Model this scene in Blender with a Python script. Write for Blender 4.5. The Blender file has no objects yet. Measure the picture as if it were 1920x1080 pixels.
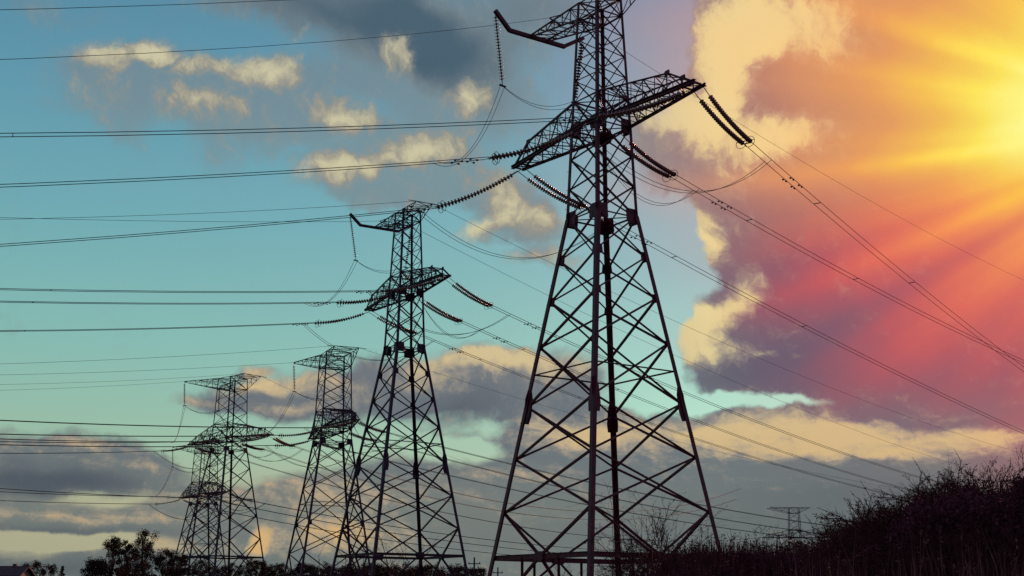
import bpy, bmesh, math, random
from mathutils import Vector, Matrix

# ------------------------------------------------------------------ camera
F_PX = 2441.72; PITCH = math.radians(13.72641); ROLL = math.radians(0.36386)
scene = bpy.context.scene
COL = scene.collection
cam_d = bpy.data.cameras.new('camera'); cam = bpy.data.objects.new('camera', cam_d); COL.objects.link(cam)
cam_d.sensor_width = 36.0; cam_d.lens = F_PX * 36.0 / 1920.0
cam_d.clip_start = 0.1; cam_d.clip_end = 20000
cam.matrix_world = Matrix.Rotation(math.pi/2 + PITCH, 4, 'X') @ Matrix.Rotation(ROLL, 4, 'Z')
scene.camera = cam
scene.view_settings.view_transform = 'Standard'; scene.view_settings.look = 'None'
scene.view_settings.exposure = 0.0; scene.view_settings.gamma = 1.0
scene.view_settings.use_curve_mapping = False

def px_dir(x, y):
    """direction of the sky seen at a place of the photograph (1920 px wide)"""
    dx, dy = x - 960, y - 540
    c, s = math.cos(-ROLL), math.sin(-ROLL)
    X, Y = dx*c - dy*s, dx*s + dy*c
    u = -Y / F_PX; r = X / F_PX
    cp, sp = math.cos(PITCH), math.sin(PITCH)
    return Vector((r, cp - u*sp, sp + u*cp)).normalized()
def px_sky(x, y):
    d = px_dir(x, y)
    return math.atan2(d.x, d.y)*24.41, math.asin(d.z)*24.41

def srgb(r, g, b, a=1.0):
    f = lambda v: (v/255/12.92) if v <= 10 else ((v/255+0.055)/1.055)**2.4
    return (f(r), f(g), f(b), a)

# ------------------------------------------------------------------ sky
SUN_PX = (1965, 222)
sd = px_dir(*SUN_PX); SUN_AZ = math.atan2(sd.x, sd.y); SUN_EL = math.asin(sd.z)
world = bpy.data.worlds.new('World'); scene.world = world; world.use_nodes = True
NT = world.node_tree; NT.nodes.clear()
def N(t, **k):
    n = NT.nodes.new(t)
    for a, v in k.items(): setattr(n, a, v)
    return n
def L(a, b): NT.links.new(a, b)
def put(sock, v):
    if isinstance(v, bpy.types.NodeSocket): L(v, sock)
    else: sock.default_value = v
def M(op, a, b=0.0, c=0.0, clamp=False):
    n = N('ShaderNodeMath', operation=op, use_clamp=clamp)
    put(n.inputs[0], a); put(n.inputs[1], b)
    if len(n.inputs) > 2: put(n.inputs[2], c)
    return n.outputs[0]
def VM(op, a, b=(0, 0, 0), s=None):
    n = N('ShaderNodeVectorMath', operation=op)
    put(n.inputs[0], a)
    if b is not None: put(n.inputs[1], b)
    if s is not None: put(n.inputs['Scale'], s)
    return n.outputs[1] if op in ('LENGTH', 'DOT_PRODUCT', 'DISTANCE') else n.outputs[0]
def SS(v, a, b, lo=0.0, hi=1.0):
    n = N('ShaderNodeMapRange', interpolation_type='SMOOTHSTEP')
    put(n.inputs[0], v); n.inputs[1].default_value = a; n.inputs[2].default_value = b
    n.inputs[3].default_value = lo; n.inputs[4].default_value = hi
    return n.outputs[0]
def MIX(f, a, b, mode='MIX'):
    n = N('ShaderNodeMix', data_type='RGBA', blend_type=mode, clamp_factor=True)
    put(n.inputs[0], f); put(n.inputs[6], a); put(n.inputs[7], b)
    return n.outputs[2]
def NOISE(v, scale, detail=5, rough=0.55, out=0, dist=0.0):
    n = N('ShaderNodeTexNoise'); put(n.inputs['Vector'], v)
    n.inputs['Scale'].default_value = scale; n.inputs['Detail'].default_value = detail
    n.inputs['Roughness'].default_value = rough; n.inputs['Distortion'].default_value = dist
    return n.outputs[out]
def RAMP(f, stops):
    n = N('ShaderNodeValToRGB'); put(n.inputs[0], f); e = n.color_ramp.elements
    while len(e) < len(stops): e.new(0.5)
    for el, (p, c) in zip(e, stops): el.position = p; el.color = c
    return n.outputs[0]

tc = N('ShaderNodeTexCoord'); dirv = VM('NORMALIZE', tc.outputs['Generated'], None)
sx = N('ShaderNodeSeparateXYZ'); L(dirv, sx.inputs[0])
az = M('ARCTAN2', sx.outputs[0], sx.outputs[1]); el = M('ARCSINE', sx.outputs[2])
U = M('MULTIPLY', az, 24.41); V = M('MULTIPLY', el, 24.41)
cx = N('ShaderNodeCombineXYZ'); L(U, cx.inputs[0]); L(V, cx.inputs[1]); P0 = cx.outputs[0]

# the air's own turbulence bends every cloud outline
w1 = VM('SUBTRACT', NOISE(P0, 0.55, 3, 0.5, 1), (0.5, 0.5, 0.5))
w2 = VM('SUBTRACT', NOISE(P0, 2.0, 5, 0.6, 1), (0.5, 0.5, 0.5))
Pw = VM('ADD', VM('ADD', P0, VM('SCALE', w1, None, 0.95)), VM('SCALE', w2, None, 0.42))
Pw = VM('ADD', P0, VM('MULTIPLY', VM('SUBTRACT', Pw, P0), VM('ADD', (1, 0, 0), VM('SCALE', (0, 1, 0), None, SS(V, 0.5, 5.0, 0.35, 1.0)))))
Pw = VM('MULTIPLY', Pw, (1, 1, 0))

def field(blobs, vec, start=0.0):
    acc = None
    for (x, y, rx, ry, rot, amp) in blobs:
        u, v = px_sky(x, y)
        g = N('ShaderNodeTexGradient', gradient_type='SPHERICAL'); L(vec, g.inputs[0])
        tm = g.texture_mapping; tm.vector_type = 'TEXTURE'
        k = 1.0/math.cos(v/24.41)
        tm.translation = (u, v, 0); tm.scale = (rx/100*k, ry/100, 1.0); tm.rotation = (0, 0, math.radians(-rot))
        acc = M('MULTIPLY_ADD', g.outputs[1], amp, acc if acc is not None else start)
    return acc
# ---- cloud cover: where cloud stands in the sky (place, half sizes, tilt, weight)
CLOUDS = [
 (720, 190, 120, 70, 20, .55), (590, 170, 90, 50, 10, .5), (600, 270, 90, 40, 0, .45), (450, 255, 90, 40, 0, .45), (820, 260, 90, 60, 30, .5), (150, 150, 90, 40, 0, .4), (950, 330, 90, 60, 0, .4),
 # slate bank at the top and its tail
 (620, 10, 230, 60, 5, 1.2), (760, 60, 200, 70, 30, 1.2), (860, 120, 150, 60, 38, 1.1), (880, 230, 70, 70, 20, .9),
 (960, 10, 220, 70, 0, 1.0), (1000, 110, 110, 90, 30, .55), (480, 8, 130, 24, 0, .6), (90, 12, 140, 26, 0, .6), (640, 110, 110, 40, 20, .55),
 # small cumulus, upper left
 (480, 155, 66, 44, 0, 1.4), (370, 135, 52, 34, 10, .95), (420, 195, 84, 42, 0, 1.1), (370, 215, 60, 36, 0, .9),
 (205, 115, 80, 36, 0, .75), (280, 100, 34, 26, 0, .8), (210, 175, 66, 60, 0, .62), (500, 210, 80, 60, 0, .8), (330, 160, 90, 60, 0, .55), (560, 180, 60, 60, 0, .5), (250, 140, 120, 60, 0, .45),
 (240, 240, 40, 28, 0, .55), (400, 290, 50, 40, 0, .6), (300, 195, 60, 26, 0, .5), (130, 205, 60, 18, 0, .35),
 (745, 112, 44, 36, 20, 1.3), (700, 128, 50, 34, 0, .8), (868, 195, 42, 36, 0, 1.2), (822, 180, 70, 70, 40, .8),
 (640, 213, 70, 26, 5, .9), (600, 245, 60, 24, 0, .6), (700, 235, 44, 26, 0, .6),
 (760, 285, 90, 34, 0, 1.1), (650, 312, 100, 34, -8, 1.05), (800, 340, 80, 50, 0, .9), (720, 330, 90, 40, 0, .8), (700, 360, 100, 30, 0, .5),
 (900, 365, 90, 36, 10, .9), (955, 395, 66, 40, 20, 1.0), (905, 440, 66, 24, -8, 1.0), (1010, 425, 40, 34, 0, .9), (980, 460, 70, 30, 0, .6), (1000, 492, 90, 14, 4, .7),
 # mid height behind the towers
 (880, 690, 100, 40, 0, 1.2), (960, 720, 110, 46, 0, 1.1), (1040, 690, 90, 40, 0, 1.0), (860, 755, 120, 44, 0, 1.1), (770, 720, 90, 40, 0, 1.0), (1080, 740, 80, 40, 0, .7),
 (560, 722, 120, 32, 0, 1.0), (640, 750, 130, 36, 0, 1.0), (480, 740, 110, 26, 0, .85), (560, 775, 130, 20, 0, .7), (375, 748, 60, 20, 0, .75), (480, 686, 30, 11, -5, .85), (700, 700, 60, 40, 0, .8),
 # slate bank low on the left and the streaks under it
 (70, 850, 190, 34, 3, 1.2), (130, 880, 200, 34, 2, 1.3), (20, 905, 130, 34, 0, 1.1), (280, 882, 90, 20, 5, .9), (210, 855, 90, 30, 4, .7),
 (100, 965, 220, 26, 0, 1.05), (280, 985, 160, 22, 2, 1.0), (320, 940, 150, 24, 3, .7), (30, 990, 140, 16, 0, .7), (420, 960, 140, 40, 0, .85),
 (120, 1062, 380, 26, 0, 1.2), (420, 1050, 200, 30, 0, 1.0),
 # grey sheet low down behind everything on the right
 (620, 960, 230, 62, 0, 1.25), (860, 960, 300, 76, 0, 1.3), (1100, 940, 320, 120, 0, 1.35), (1350, 960, 380, 130, 0, 1.4), (1650, 950, 380, 120, 0, 1.4), (1900, 930, 240, 160, 0, 1.4),
 (560, 1040, 300, 50, 0, 1.1), (900, 1050, 420, 70, 0, 1.2), (1300, 1060, 600, 60, 0, 1.2),
 (1080, 830, 110, 54, 0, 1.2), (1180, 840, 130, 60, 0, 1.2), (1340, 830, 130, 50, 0, 1.2), (1480, 820, 150, 50, 0, 1.2), (1640, 830, 150, 46, 0, 1.2), (1800, 830, 140, 40, 0, 1.2), (1400, 860, 260, 50, 0, 1.0), (1000, 815, 60, 30, 0, .7),
 # great cumulus on the right
 (1400, 60, 80, 100, 0, 1.5), (1460, 30, 130, 120, 0, 1.5), (1560, 100, 190, 140, 0, 1.4), (1360, 170, 50, 60, 0, 1.3), (1300, 215, 110, 60, 0, 1.2), (1430, 230, 160, 90, 0, 1.3),
 (1270, 290, 90, 50, 20, 1.0), (1350, 330, 110, 60, 20, 1.1), (1480, 360, 160, 100, 0, 1.3), (1650, 300, 260, 200, 0, 1.4), (1850, 200, 260, 240, 0, 1.4),
 (1370, 420, 54, 80, 0, 1.3), (1480, 480, 130, 100, 0, 1.4), (1620, 500, 200, 140, 0, 1.4), (1800, 480, 220, 180, 0, 1.4),
 (1330, 620, 64, 50, 0, 1.4), (1390, 575, 70, 50, 0, 1.3), (1430, 650, 150, 66, 0, 1.4), (1560, 660, 200, 90, 0, 1.5), (1740, 680, 220, 90, 0, 1.5), (1880, 690, 160, 100, 0, 1.5), (1650, 735, 150, 34, 8, .9), (1340, 690, 60, 30, 0, .9),
]
GAPS = [  # clear sky showing between
 (1410, 515, 30, 34, 0, -.25), (1330, 745, 90, 16, 0, -1.0), (1490, 762, 110, 15, 4, -1.1), (1760, 790, 150, 9, 3, -.9), (1260, 560, 70, 170, 0, -1.3), (1250, 440, 60, 60, 0, -.9), (1290, 400, 30, 50, 0, -.8), (1230, 90, 80, 120, 0, -1.0),
 (120, 1012, 230, 15, 0, -1.3), (300, 1030, 130, 8, 0, -.6), (230, 935, 130, 15, -4, -.9), (420, 905, 110, 24, 0, -.5), (880, 850, 120, 26, 0, -.9), (560, 850, 130, 40, 0, -.8), (700, 500, 260, 120, 0, -.6),
 (930, 800, 70, 14, 0, -.6),
]
# ---- which parts of the clouds the low sun reaches
LIT = [ (1380, 30, 90, 60, 0, .6), (1345, 90, 40, 50, 0, .5), (1470, 60, 100, 50, 0, .3),
 (485, 142, 62, 34, 0, 1.35), (365, 125, 46, 26, 0, .9), (395, 208, 74, 28, 0, .9), (205, 102, 74, 24, 0, .9), (280, 98, 32, 26, 0, 1.2), (200, 165, 50, 50, 0, .35),
 (755, 98, 34, 32, 20, 1.25), (880, 190, 34, 30, 0, 1.25), (640, 210, 64, 24, 0, 1.1), (775, 274, 64, 26, 0, 1.4), (640, 310, 90, 24, -8, 1.3), (860, 290, 40, 50, 0, .4),
 (950, 400, 40, 34, 20, 1.0), (895, 440, 60, 20, -8, 1.15), (1010, 425, 40, 26, 0, .8), (1000, 492, 90, 14, 4, .7), (930, 350, 60, 26, 0, .5),
 (880, 676, 90, 22, 0, 1.1), (1000, 680, 110, 26, 0, 1.1), (860, 715, 90, 24, 0, .5), (560, 712, 80, 18, 0, .8), (480, 718, 50, 14, 0, .9), (560, 765, 60, 12, 0, .7), (480, 686, 30, 12, 0, 1.0), (375, 744, 50, 14, 0, .6), (650, 735, 80, 20, 0, .4), (770, 700, 60, 20, 0, .4),
 (130, 836, 90, 10, 0, .5), (150, 862, 110, 10, 2, .2), (280, 870, 60, 10, 4, .5), (60, 962, 100, 10, 0, .5), (200, 975, 90, 9, 0, .6), (300, 965, 100, 10, 3, .5), (330, 935, 120, 14, 0, .35),
 (620, 925, 200, 26, 0, .6), (480, 1014, 22, 22, 0, 1.7), (520, 1010, 50, 34, 0, .5), (635, 1000, 60, 34, 0, 1.0), (740, 1010, 80, 50, 0, .45), (580, 980, 90, 36, 0, .3), (300, 1020, 140, 20, 0, .5),
 (1060, 812, 90, 30, 0, .95), (1160, 820, 90, 34, 0, .7), (960, 890, 110, 16, 0, .55), (1330, 806, 120, 28, 0, 1.1), (1440, 815, 110, 34, 0, .95), (1560, 815, 90, 26, 0, 1.0), (1500, 850, 220, 18, 0, .7), (1700, 830, 160, 26, 0, 1.05), (1650, 862, 110, 12, 0, .7), (1840, 812, 80, 22, 0, .8),
 (1385, 60, 60, 90, 0, 1.15), (1480, 30, 90, 60, 0, .8), (1355, 170, 56, 60, 0, 1.3), (1250, 205, 80, 30, -10, 1.1), (1400, 262, 100, 44, 0, 1.15), (1310, 215, 60, 40, 0, .8), (1345, 330, 60, 26, 0, .5), (1565, 75, 70, 60, 0, .8), (1500, 250, 80, 40, 0, .9), (1290, 250, 70, 40, 0, .5),
 (1316, 440, 24, 50, 0, 1.3), (1300, 620, 40, 44, 0, 1.5), (1345, 596, 56, 26, -25, 1.2), (1390, 540, 40, 36, -30, 1.0), (1330, 660, 60, 26, 10, .7), (1420, 672, 36, 10, 0, .6), (1490, 680, 30, 9, 0, .4), (1360, 400, 30, 40, 0, .2),
]
DARK = [ (1450, 140, 60, 50, 0, .7), (1520, 180, 80, 40, 0, .6), (1290, 280, 50, 26, 0, .4),
 (640, 30, 260, 60, 10, .9), (800, 80, 160, 60, 35, .9), (980, 30, 200, 80, 0, .35), (830, 150, 110, 36, 35, .3), (50, 895, 180, 34, 0, .9), (150, 905, 150, 20, 0, .5), (120, 992, 260, 12, 0, .6), (860, 770, 110, 24, 0, .7), (900, 740, 90, 20, 0, .3),
 (620, 790, 90, 12, 0, .4), (1440, 700, 160, 24, 0, .6), (1600, 700, 240, 60, 0, .6), (1650, 920, 400, 60, 0, .45), (1700, 580, 200, 60, -25, .5), (1500, 420, 110, 60, 0, .3), (1600, 1000, 500, 70, 0, .5), (1100, 1000, 300, 50, 0, .2), (120, 1062, 400, 30, 0, .6),
]
fix = lambda B, k: [(x, y, rx*k, ry*k, r, a) for x, y, rx, ry, r, a in B]
D = field(fix(CLOUDS, 1.55) + fix(GAPS, 1.3), Pw)
# clouds also stand in the rest of the sky, outside the photographed part
RAYS = [(-2.6, 3.0, .36), (6.5, 5, -.24), (15, 3.5, .14), (20, 3, -.08), (25, 4, .3), (33, 5, -.14), (42, 6, .1), (-8, 3, -.1), (-13, 3, .16), (-19, 4.5, .34), (-26.5, 4, -.34), (-35, 5, .24), (-42, 4, -.1), (-50, 6, -.2), (-60, 8, .12)]
front = SS(sx.outputs[1], 0.55, 0.8)
wild = SS(NOISE(VM('MULTIPLY', P0, (0.6, 1.3, 1)), 0.12, 4, 0.5), 0.45, 0.65, -0.2, 1.1)
D = M('ADD', M('MULTIPLY', D, front), M('MULTIPLY', wild, M('SUBTRACT', 1.0, front)))
vlow = M('MULTIPLY', M('MINIMUM', M('SUBTRACT', V, 3.4), 0.0), 0.9)      # streaks get flatter towards the horizon
flat = N('ShaderNodeCombineXYZ'); L(vlow, flat.inputs[1]); PN = VM('ADD', Pw, flat.outputs[0])
n_big = NOISE(PN, 0.9, 8, 0.6); n_fine = NOISE(PN, 3.0, 7, 0.65)
edge = M('ADD', M('MULTIPLY', M('SUBTRACT', n_big, 0.5), 1.15), M('MULTIPLY', M('SUBTRACT', n_fine, 0.5), 0.55))
dens = M('ADD', D, edge)
high = M('MULTIPLY', SS(V, 5.5, 8.0), SS(U, 2.4, 1.4))
cover = M('ADD', M('MULTIPLY', SS(dens, 0.08, 0.9), M('SUBTRACT', 1.0, high)), M('MULTIPLY', SS(dens, 0.03, 1.05), high))
# relief: noise now minus noise a little way toward the sun
su, sv = px_sky(*SUN_PX)
tosun = VM('NORMALIZE', VM('SUBTRACT', (su, sv + 3.0, 0), P0), None)
shift = VM('ADD', PN, VM('SCALE', tosun, None, 0.16))
relief = M('SUBTRACT', n_big, NOISE(shift, 0.9, 8, 0.6))
shift2 = VM('ADD', PN, VM('SCALE', tosun, None, 0.05))
relief2 = M('SUBTRACT', n_fine, NOISE(shift2, 3.0, 7, 0.65))
Lf = field(fix(LIT, 1.5), Pw, 0.16)
Df = field(fix(DARK, 1.4), Pw, 0.0)
thick = SS(M('ADD', D, edge), 0.5, 1.6)
lit = M('ADD', Lf, M('ADD', M('MULTIPLY', relief, 2.6), M('MULTIPLY', relief2, 0.8)))
lit = M('SUBTRACT', lit, M('MULTIPLY', thick, 0.12))
lit = M('SUBTRACT', lit, M('MULTIPLY', Df, 0.25))
litf = SS(lit, -0.15, 1.45)

# clear sky: hand-set teal ramps with a little Nishita air light mixed in
nish = N('ShaderNodeTexSky', sky_type='NISHITA'); nish.sun_disc = False
nish.sun_elevation = SUN_EL; nish.sun_rotation = SUN_AZ
sky_t = SS(V, 0.3, 12.0)
V01 = N('ShaderNodeMapRange'); L(V, V01.inputs[0]); V01.inputs[1].default_value = 0.0; V01.inputs[2].default_value = 14.0
clear = RAMP(V01.outputs[0], [(0.0, srgb(150, 152, 130)), (0.12, srgb(164, 162, 130)), (0.2, srgb(146, 184, 156)), (0.33, srgb(126, 184, 172)), (0.5, srgb(104, 168, 176)), (0.66, srgb(88, 150, 170)), (0.82, srgb(74, 132, 158)), (1.0, srgb(68, 118, 148))])
clear_r = RAMP(V01.outputs[0], [(0.0, srgb(140, 150, 135)), (0.15, srgb(140, 170, 150)), (0.25, srgb(142, 205, 185)), (0.45, srgb(120, 172, 180)), (0.65, srgb(120, 150, 170)), (1.0, srgb(112, 110, 150))])
clear = MIX(SS(U, -1.0, 3.5), clear, clear_r)
air = VM('SCALE', nish.outputs[0], None, 0.10)
clear = MIX(0.12, clear, air)
shade = RAMP(V01.outputs[0], [(0.0, srgb(104, 114, 116)), (0.12, srgb(112, 120, 118)), (0.22, srgb(100, 108, 118)), (0.4, srgb(118, 118, 124)), (0.6, srgb(124, 134, 138)), (1.0, srgb(108, 126, 136))])
deep = RAMP(V01.outputs[0], [(0.0, srgb(72, 82, 90)), (0.2, srgb(76, 84, 98)), (0.4, srgb(90, 84, 98)), (0.7, srgb(72, 94, 110)), (1.0, srgb(82, 102, 116))])
shade = MIX(SS(Df, 0.0, 1.1), shade, deep)
shade = MIX(M('MULTIPLY', SS(U, 2.5, 5.5), SS(V, 2.6, 4.2)), shade, srgb(100, 84, 106))
mid = RAMP(V01.outputs[0], [(0.0, srgb(160, 150, 126)), (0.2, srgb(166, 152, 134)), (0.5, srgb(160, 152, 136)), (1.0, srgb(150, 154, 142))])
lit_c = RAMP(V01.outputs[0], [(0.0, srgb(220, 176, 116)), (0.12, srgb(212, 176, 120)), (0.22, srgb(216, 186, 134)), (0.5, srgb(212, 202, 162)), (1.0, srgb(206, 202, 172))])
lit_c = MIX(M('MULTIPLY', SS(U, 2.2, 4.2), SS(V, 3.0, 6.0)), lit_c, srgb(244, 226, 158))
cl = MIX(SS(litf, 0.0, 0.6), shade, mid); cl = MIX(SS(litf, 0.36, 1.12), cl, lit_c)
veil = M('SUBTRACT', 0.96, M('MULTIPLY', M('MULTIPLY', high, SS(Df, 0.0, 0.5, 0.34, 0.0)), SS(litf, 0.5, 0.05)))   # thin high puffs let the blue through
sky_c = MIX(M('MULTIPLY', cover, veil), clear, cl)

# glow of the low sun and the beams fanning out between the clouds
dv = VM('SUBTRACT', P0, (su, sv, 0)); r = VM('LENGTH', dv, None)
ru, rv_ = px_sky(2230, 214); dr = VM('SUBTRACT', P0, (ru, rv_, 0))
sp = N('ShaderNodeSeparateXYZ'); L(dr, sp.inputs[0])
ang = M('ARCTAN2', sp.outputs[1], M('MULTIPLY', sp.outputs[0], -1.0))      # 0 = straight left, + = up
def angw(c, w, a):                                                      # a soft beam at angle c (degrees)
    return M('MULTIPLY', SS(M('ABSOLUTE', M('SUBTRACT', ang, math.radians(c))), 0.0, math.radians(w), 1.0, 0.0), a)
acx = N('ShaderNodeCombineXYZ'); L(ang, acx.inputs[0])
rays = M('MULTIPLY', M('SUBTRACT', NOISE(acx.outputs[0], 7.0, 4, 0.55), 0.5), 0.5)
for c, w, a in RAYS: rays = M('ADD', rays, angw(c, w, a))
rays = M('MULTIPLY', rays, SS(r, 0.0, 2.5))
down = SS(ang, 0.0, -0.32)
wv = M('MULTIPLY', M('SUBTRACT', n_big, 0.5), 0.9)
rr = M('SUBTRACT', M('ADD', r, wv), M('MULTIPLY', rays, 1.5))
rn = M('DIVIDE', rr, 10.0)
g_up = RAMP(rn, [(0.0, (1, .97, .5, 1)), (0.05, (1, .93, .25, 1)), (0.12, (1, .79, .11, 1)), (0.21, srgb(253, 196, 84)), (0.32, srgb(248, 168, 92)), (0.5, srgb(243, 160, 106)), (0.7, srgb(228, 138, 112)), (1.0, srgb(150, 84, 110))])
g_dn = RAMP(rn, [(0.0, srgb(255, 228, 84)), (0.1, srgb(252, 190, 80)), (0.2, srgb(250, 148, 88)), (0.32, srgb(246, 112, 86)), (0.45, srgb(234, 90, 84)), (0.65, srgb(186, 76, 90)), (1.0, srgb(96, 70, 100))])
glow_c = MIX(down, g_up, g_dn)
amt_up = RAMP(rn, [(0.0, (1, 1, 1, 1)), (0.3, (.93, .93, .93, 1)), (0.45, (.76, .76, .76, 1)), (0.62, (.36, .36, .36, 1)), (0.85, (.07, .07, .07, 1)), (1.0, (0, 0, 0, 1))])
amt_dn = RAMP(rn, [(0.0, (1, 1, 1, 1)), (0.2, (.92, .92, .92, 1)), (0.32, (.8, .8, .8, 1)), (0.42, (.64, .64, .64, 1)), (0.54, (.36, .36, .36, 1)), (0.66, (.1, .1, .1, 1)), (0.8, (0, 0, 0, 1))])
amt = MIX(down, amt_up, amt_dn)
amt = M('MULTIPLY', amt, M('ADD', SS(r, 1.0, 4.0, 1.0, 0.88), M('MULTIPLY', rays, 0.25)), clamp=True)
sky_c = MIX(amt, sky_c, glow_c)
# lit cloud keeps its own brightness inside the glow
keep = M('MULTIPLY', M('MULTIPLY', SS(litf, 0.35, 0.95), cover), SS(r, 3.0, 5.5))
sky_c = MIX(M('MULTIPLY', keep, M('MULTIPLY', amt, 0.75)), sky_c, srgb(253, 230, 152))
# behind the photographer: purple sky colour added to lift and tint the silhouettes
sky_c = MIX(SS(sx.outputs[1], -0.25, 0.45), MIX(0.75, sky_c, (0.25, 0.14, 0.25, 1)), sky_c)
ground_fade = SS(sx.outputs[2], -0.05, 0.0)
sky_c = MIX(ground_fade, (0.02, 0.02, 0.025, 1), sky_c)
bg = N('ShaderNodeBackground'); bg.inputs[1].default_value = 0.1
L(VM('SCALE', sky_c, None, 10.0), bg.inputs[0])
wo = N('ShaderNodeOutputWorld'); L(bg.outputs[0], wo.inputs[0])

# ------------------------------------------------------------------ sun
sun_d = bpy.data.lights.new('sun', 'SUN'); sun = bpy.data.objects.new('sun', sun_d); COL.objects.link(sun)
sun_d.energy = 4.5; sun_d.angle = math.radians(0.5); sun_d.color = (1.0, 0.36, 0.22)
sun.rotation_euler = Vector((math.sin(SUN_AZ)*math.cos(SUN_EL), math.cos(SUN_AZ)*math.cos(SUN_EL), math.sin(SUN_EL))).to_track_quat('Z', 'Y').to_euler()

# ------------------------------------------------------------------ helpers
rnd = random.Random(7)
def mat(name, col, rough=0.7, metal=0.0, var=0.35, scale=3.0, spec=0.3, bump=0.0, col2=None):
    m = bpy.data.materials.new(name); m.use_nodes = True; nt = m.node_tree
    b = nt.nodes['Principled BSDF']; b.inputs['Roughness'].default_value = rough
    b.inputs['Metallic'].default_value = metal; b.inputs['Specular IOR Level'].default_value = spec
    tcn = nt.nodes.new('ShaderNodeTexCoord'); no = nt.nodes.new('ShaderNodeTexNoise'); no.inputs['Scale'].default_value = scale
    no.inputs['Detail'].default_value = 6; nt.links.new(tcn.outputs['Object'], no.inputs['Vector'])
    cr = nt.nodes.new('ShaderNodeValToRGB'); e = cr.color_ramp.elements
    c2 = col2 or tuple(min(1, v*(1+var)) for v in col)
    e[0].position = .35; e[0].color = (*[v*(1-var) for v in col], 1); e[1].position = .65; e[1].color = (*c2, 1)
    nt.links.new(no.outputs[0], cr.inputs[0]); nt.links.new(cr.outputs[0], b.inputs['Base Color'])
    if bump:
        bn = nt.nodes.new('ShaderNodeBump'); bn.inputs['Strength'].default_value = bump
        nt.links.new(no.outputs[0], bn.inputs['Height']); nt.links.new(bn.outputs[0], b.inputs['Normal'])
    return m
STEEL_NEAR = mat('flare_red_steel', (.062, .009, .022), .5, .15, .4, 1.3, .35)  # maroon puts the sun's red flare into the near pylon's steel colour
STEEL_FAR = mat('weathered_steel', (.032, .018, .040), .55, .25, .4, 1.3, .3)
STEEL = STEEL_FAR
WIRE = mat('aluminium_wire', (.03, .025, .04), .8, .0, .2, 2)
DISC = mat('glazed_porcelain', (.12, .055, .045), .3, 0, .3, 9, .5)
FITTING = mat('galvanised_fitting', (.05, .045, .055), .5, .5, .3, 6)
CONC = mat('footing_concrete', (.2, .19, .18), .9, 0, .3, 3)
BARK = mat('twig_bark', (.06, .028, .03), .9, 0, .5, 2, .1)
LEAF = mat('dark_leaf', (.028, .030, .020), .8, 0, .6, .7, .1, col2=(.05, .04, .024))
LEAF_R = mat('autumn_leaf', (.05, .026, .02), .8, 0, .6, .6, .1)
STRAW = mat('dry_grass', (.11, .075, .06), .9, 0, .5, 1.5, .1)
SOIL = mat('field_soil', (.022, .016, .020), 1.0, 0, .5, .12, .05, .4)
LITTER = mat('undergrowth', (.062, .027, .036), 1.0, 0, .5, .6, .05, .6)

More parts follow.
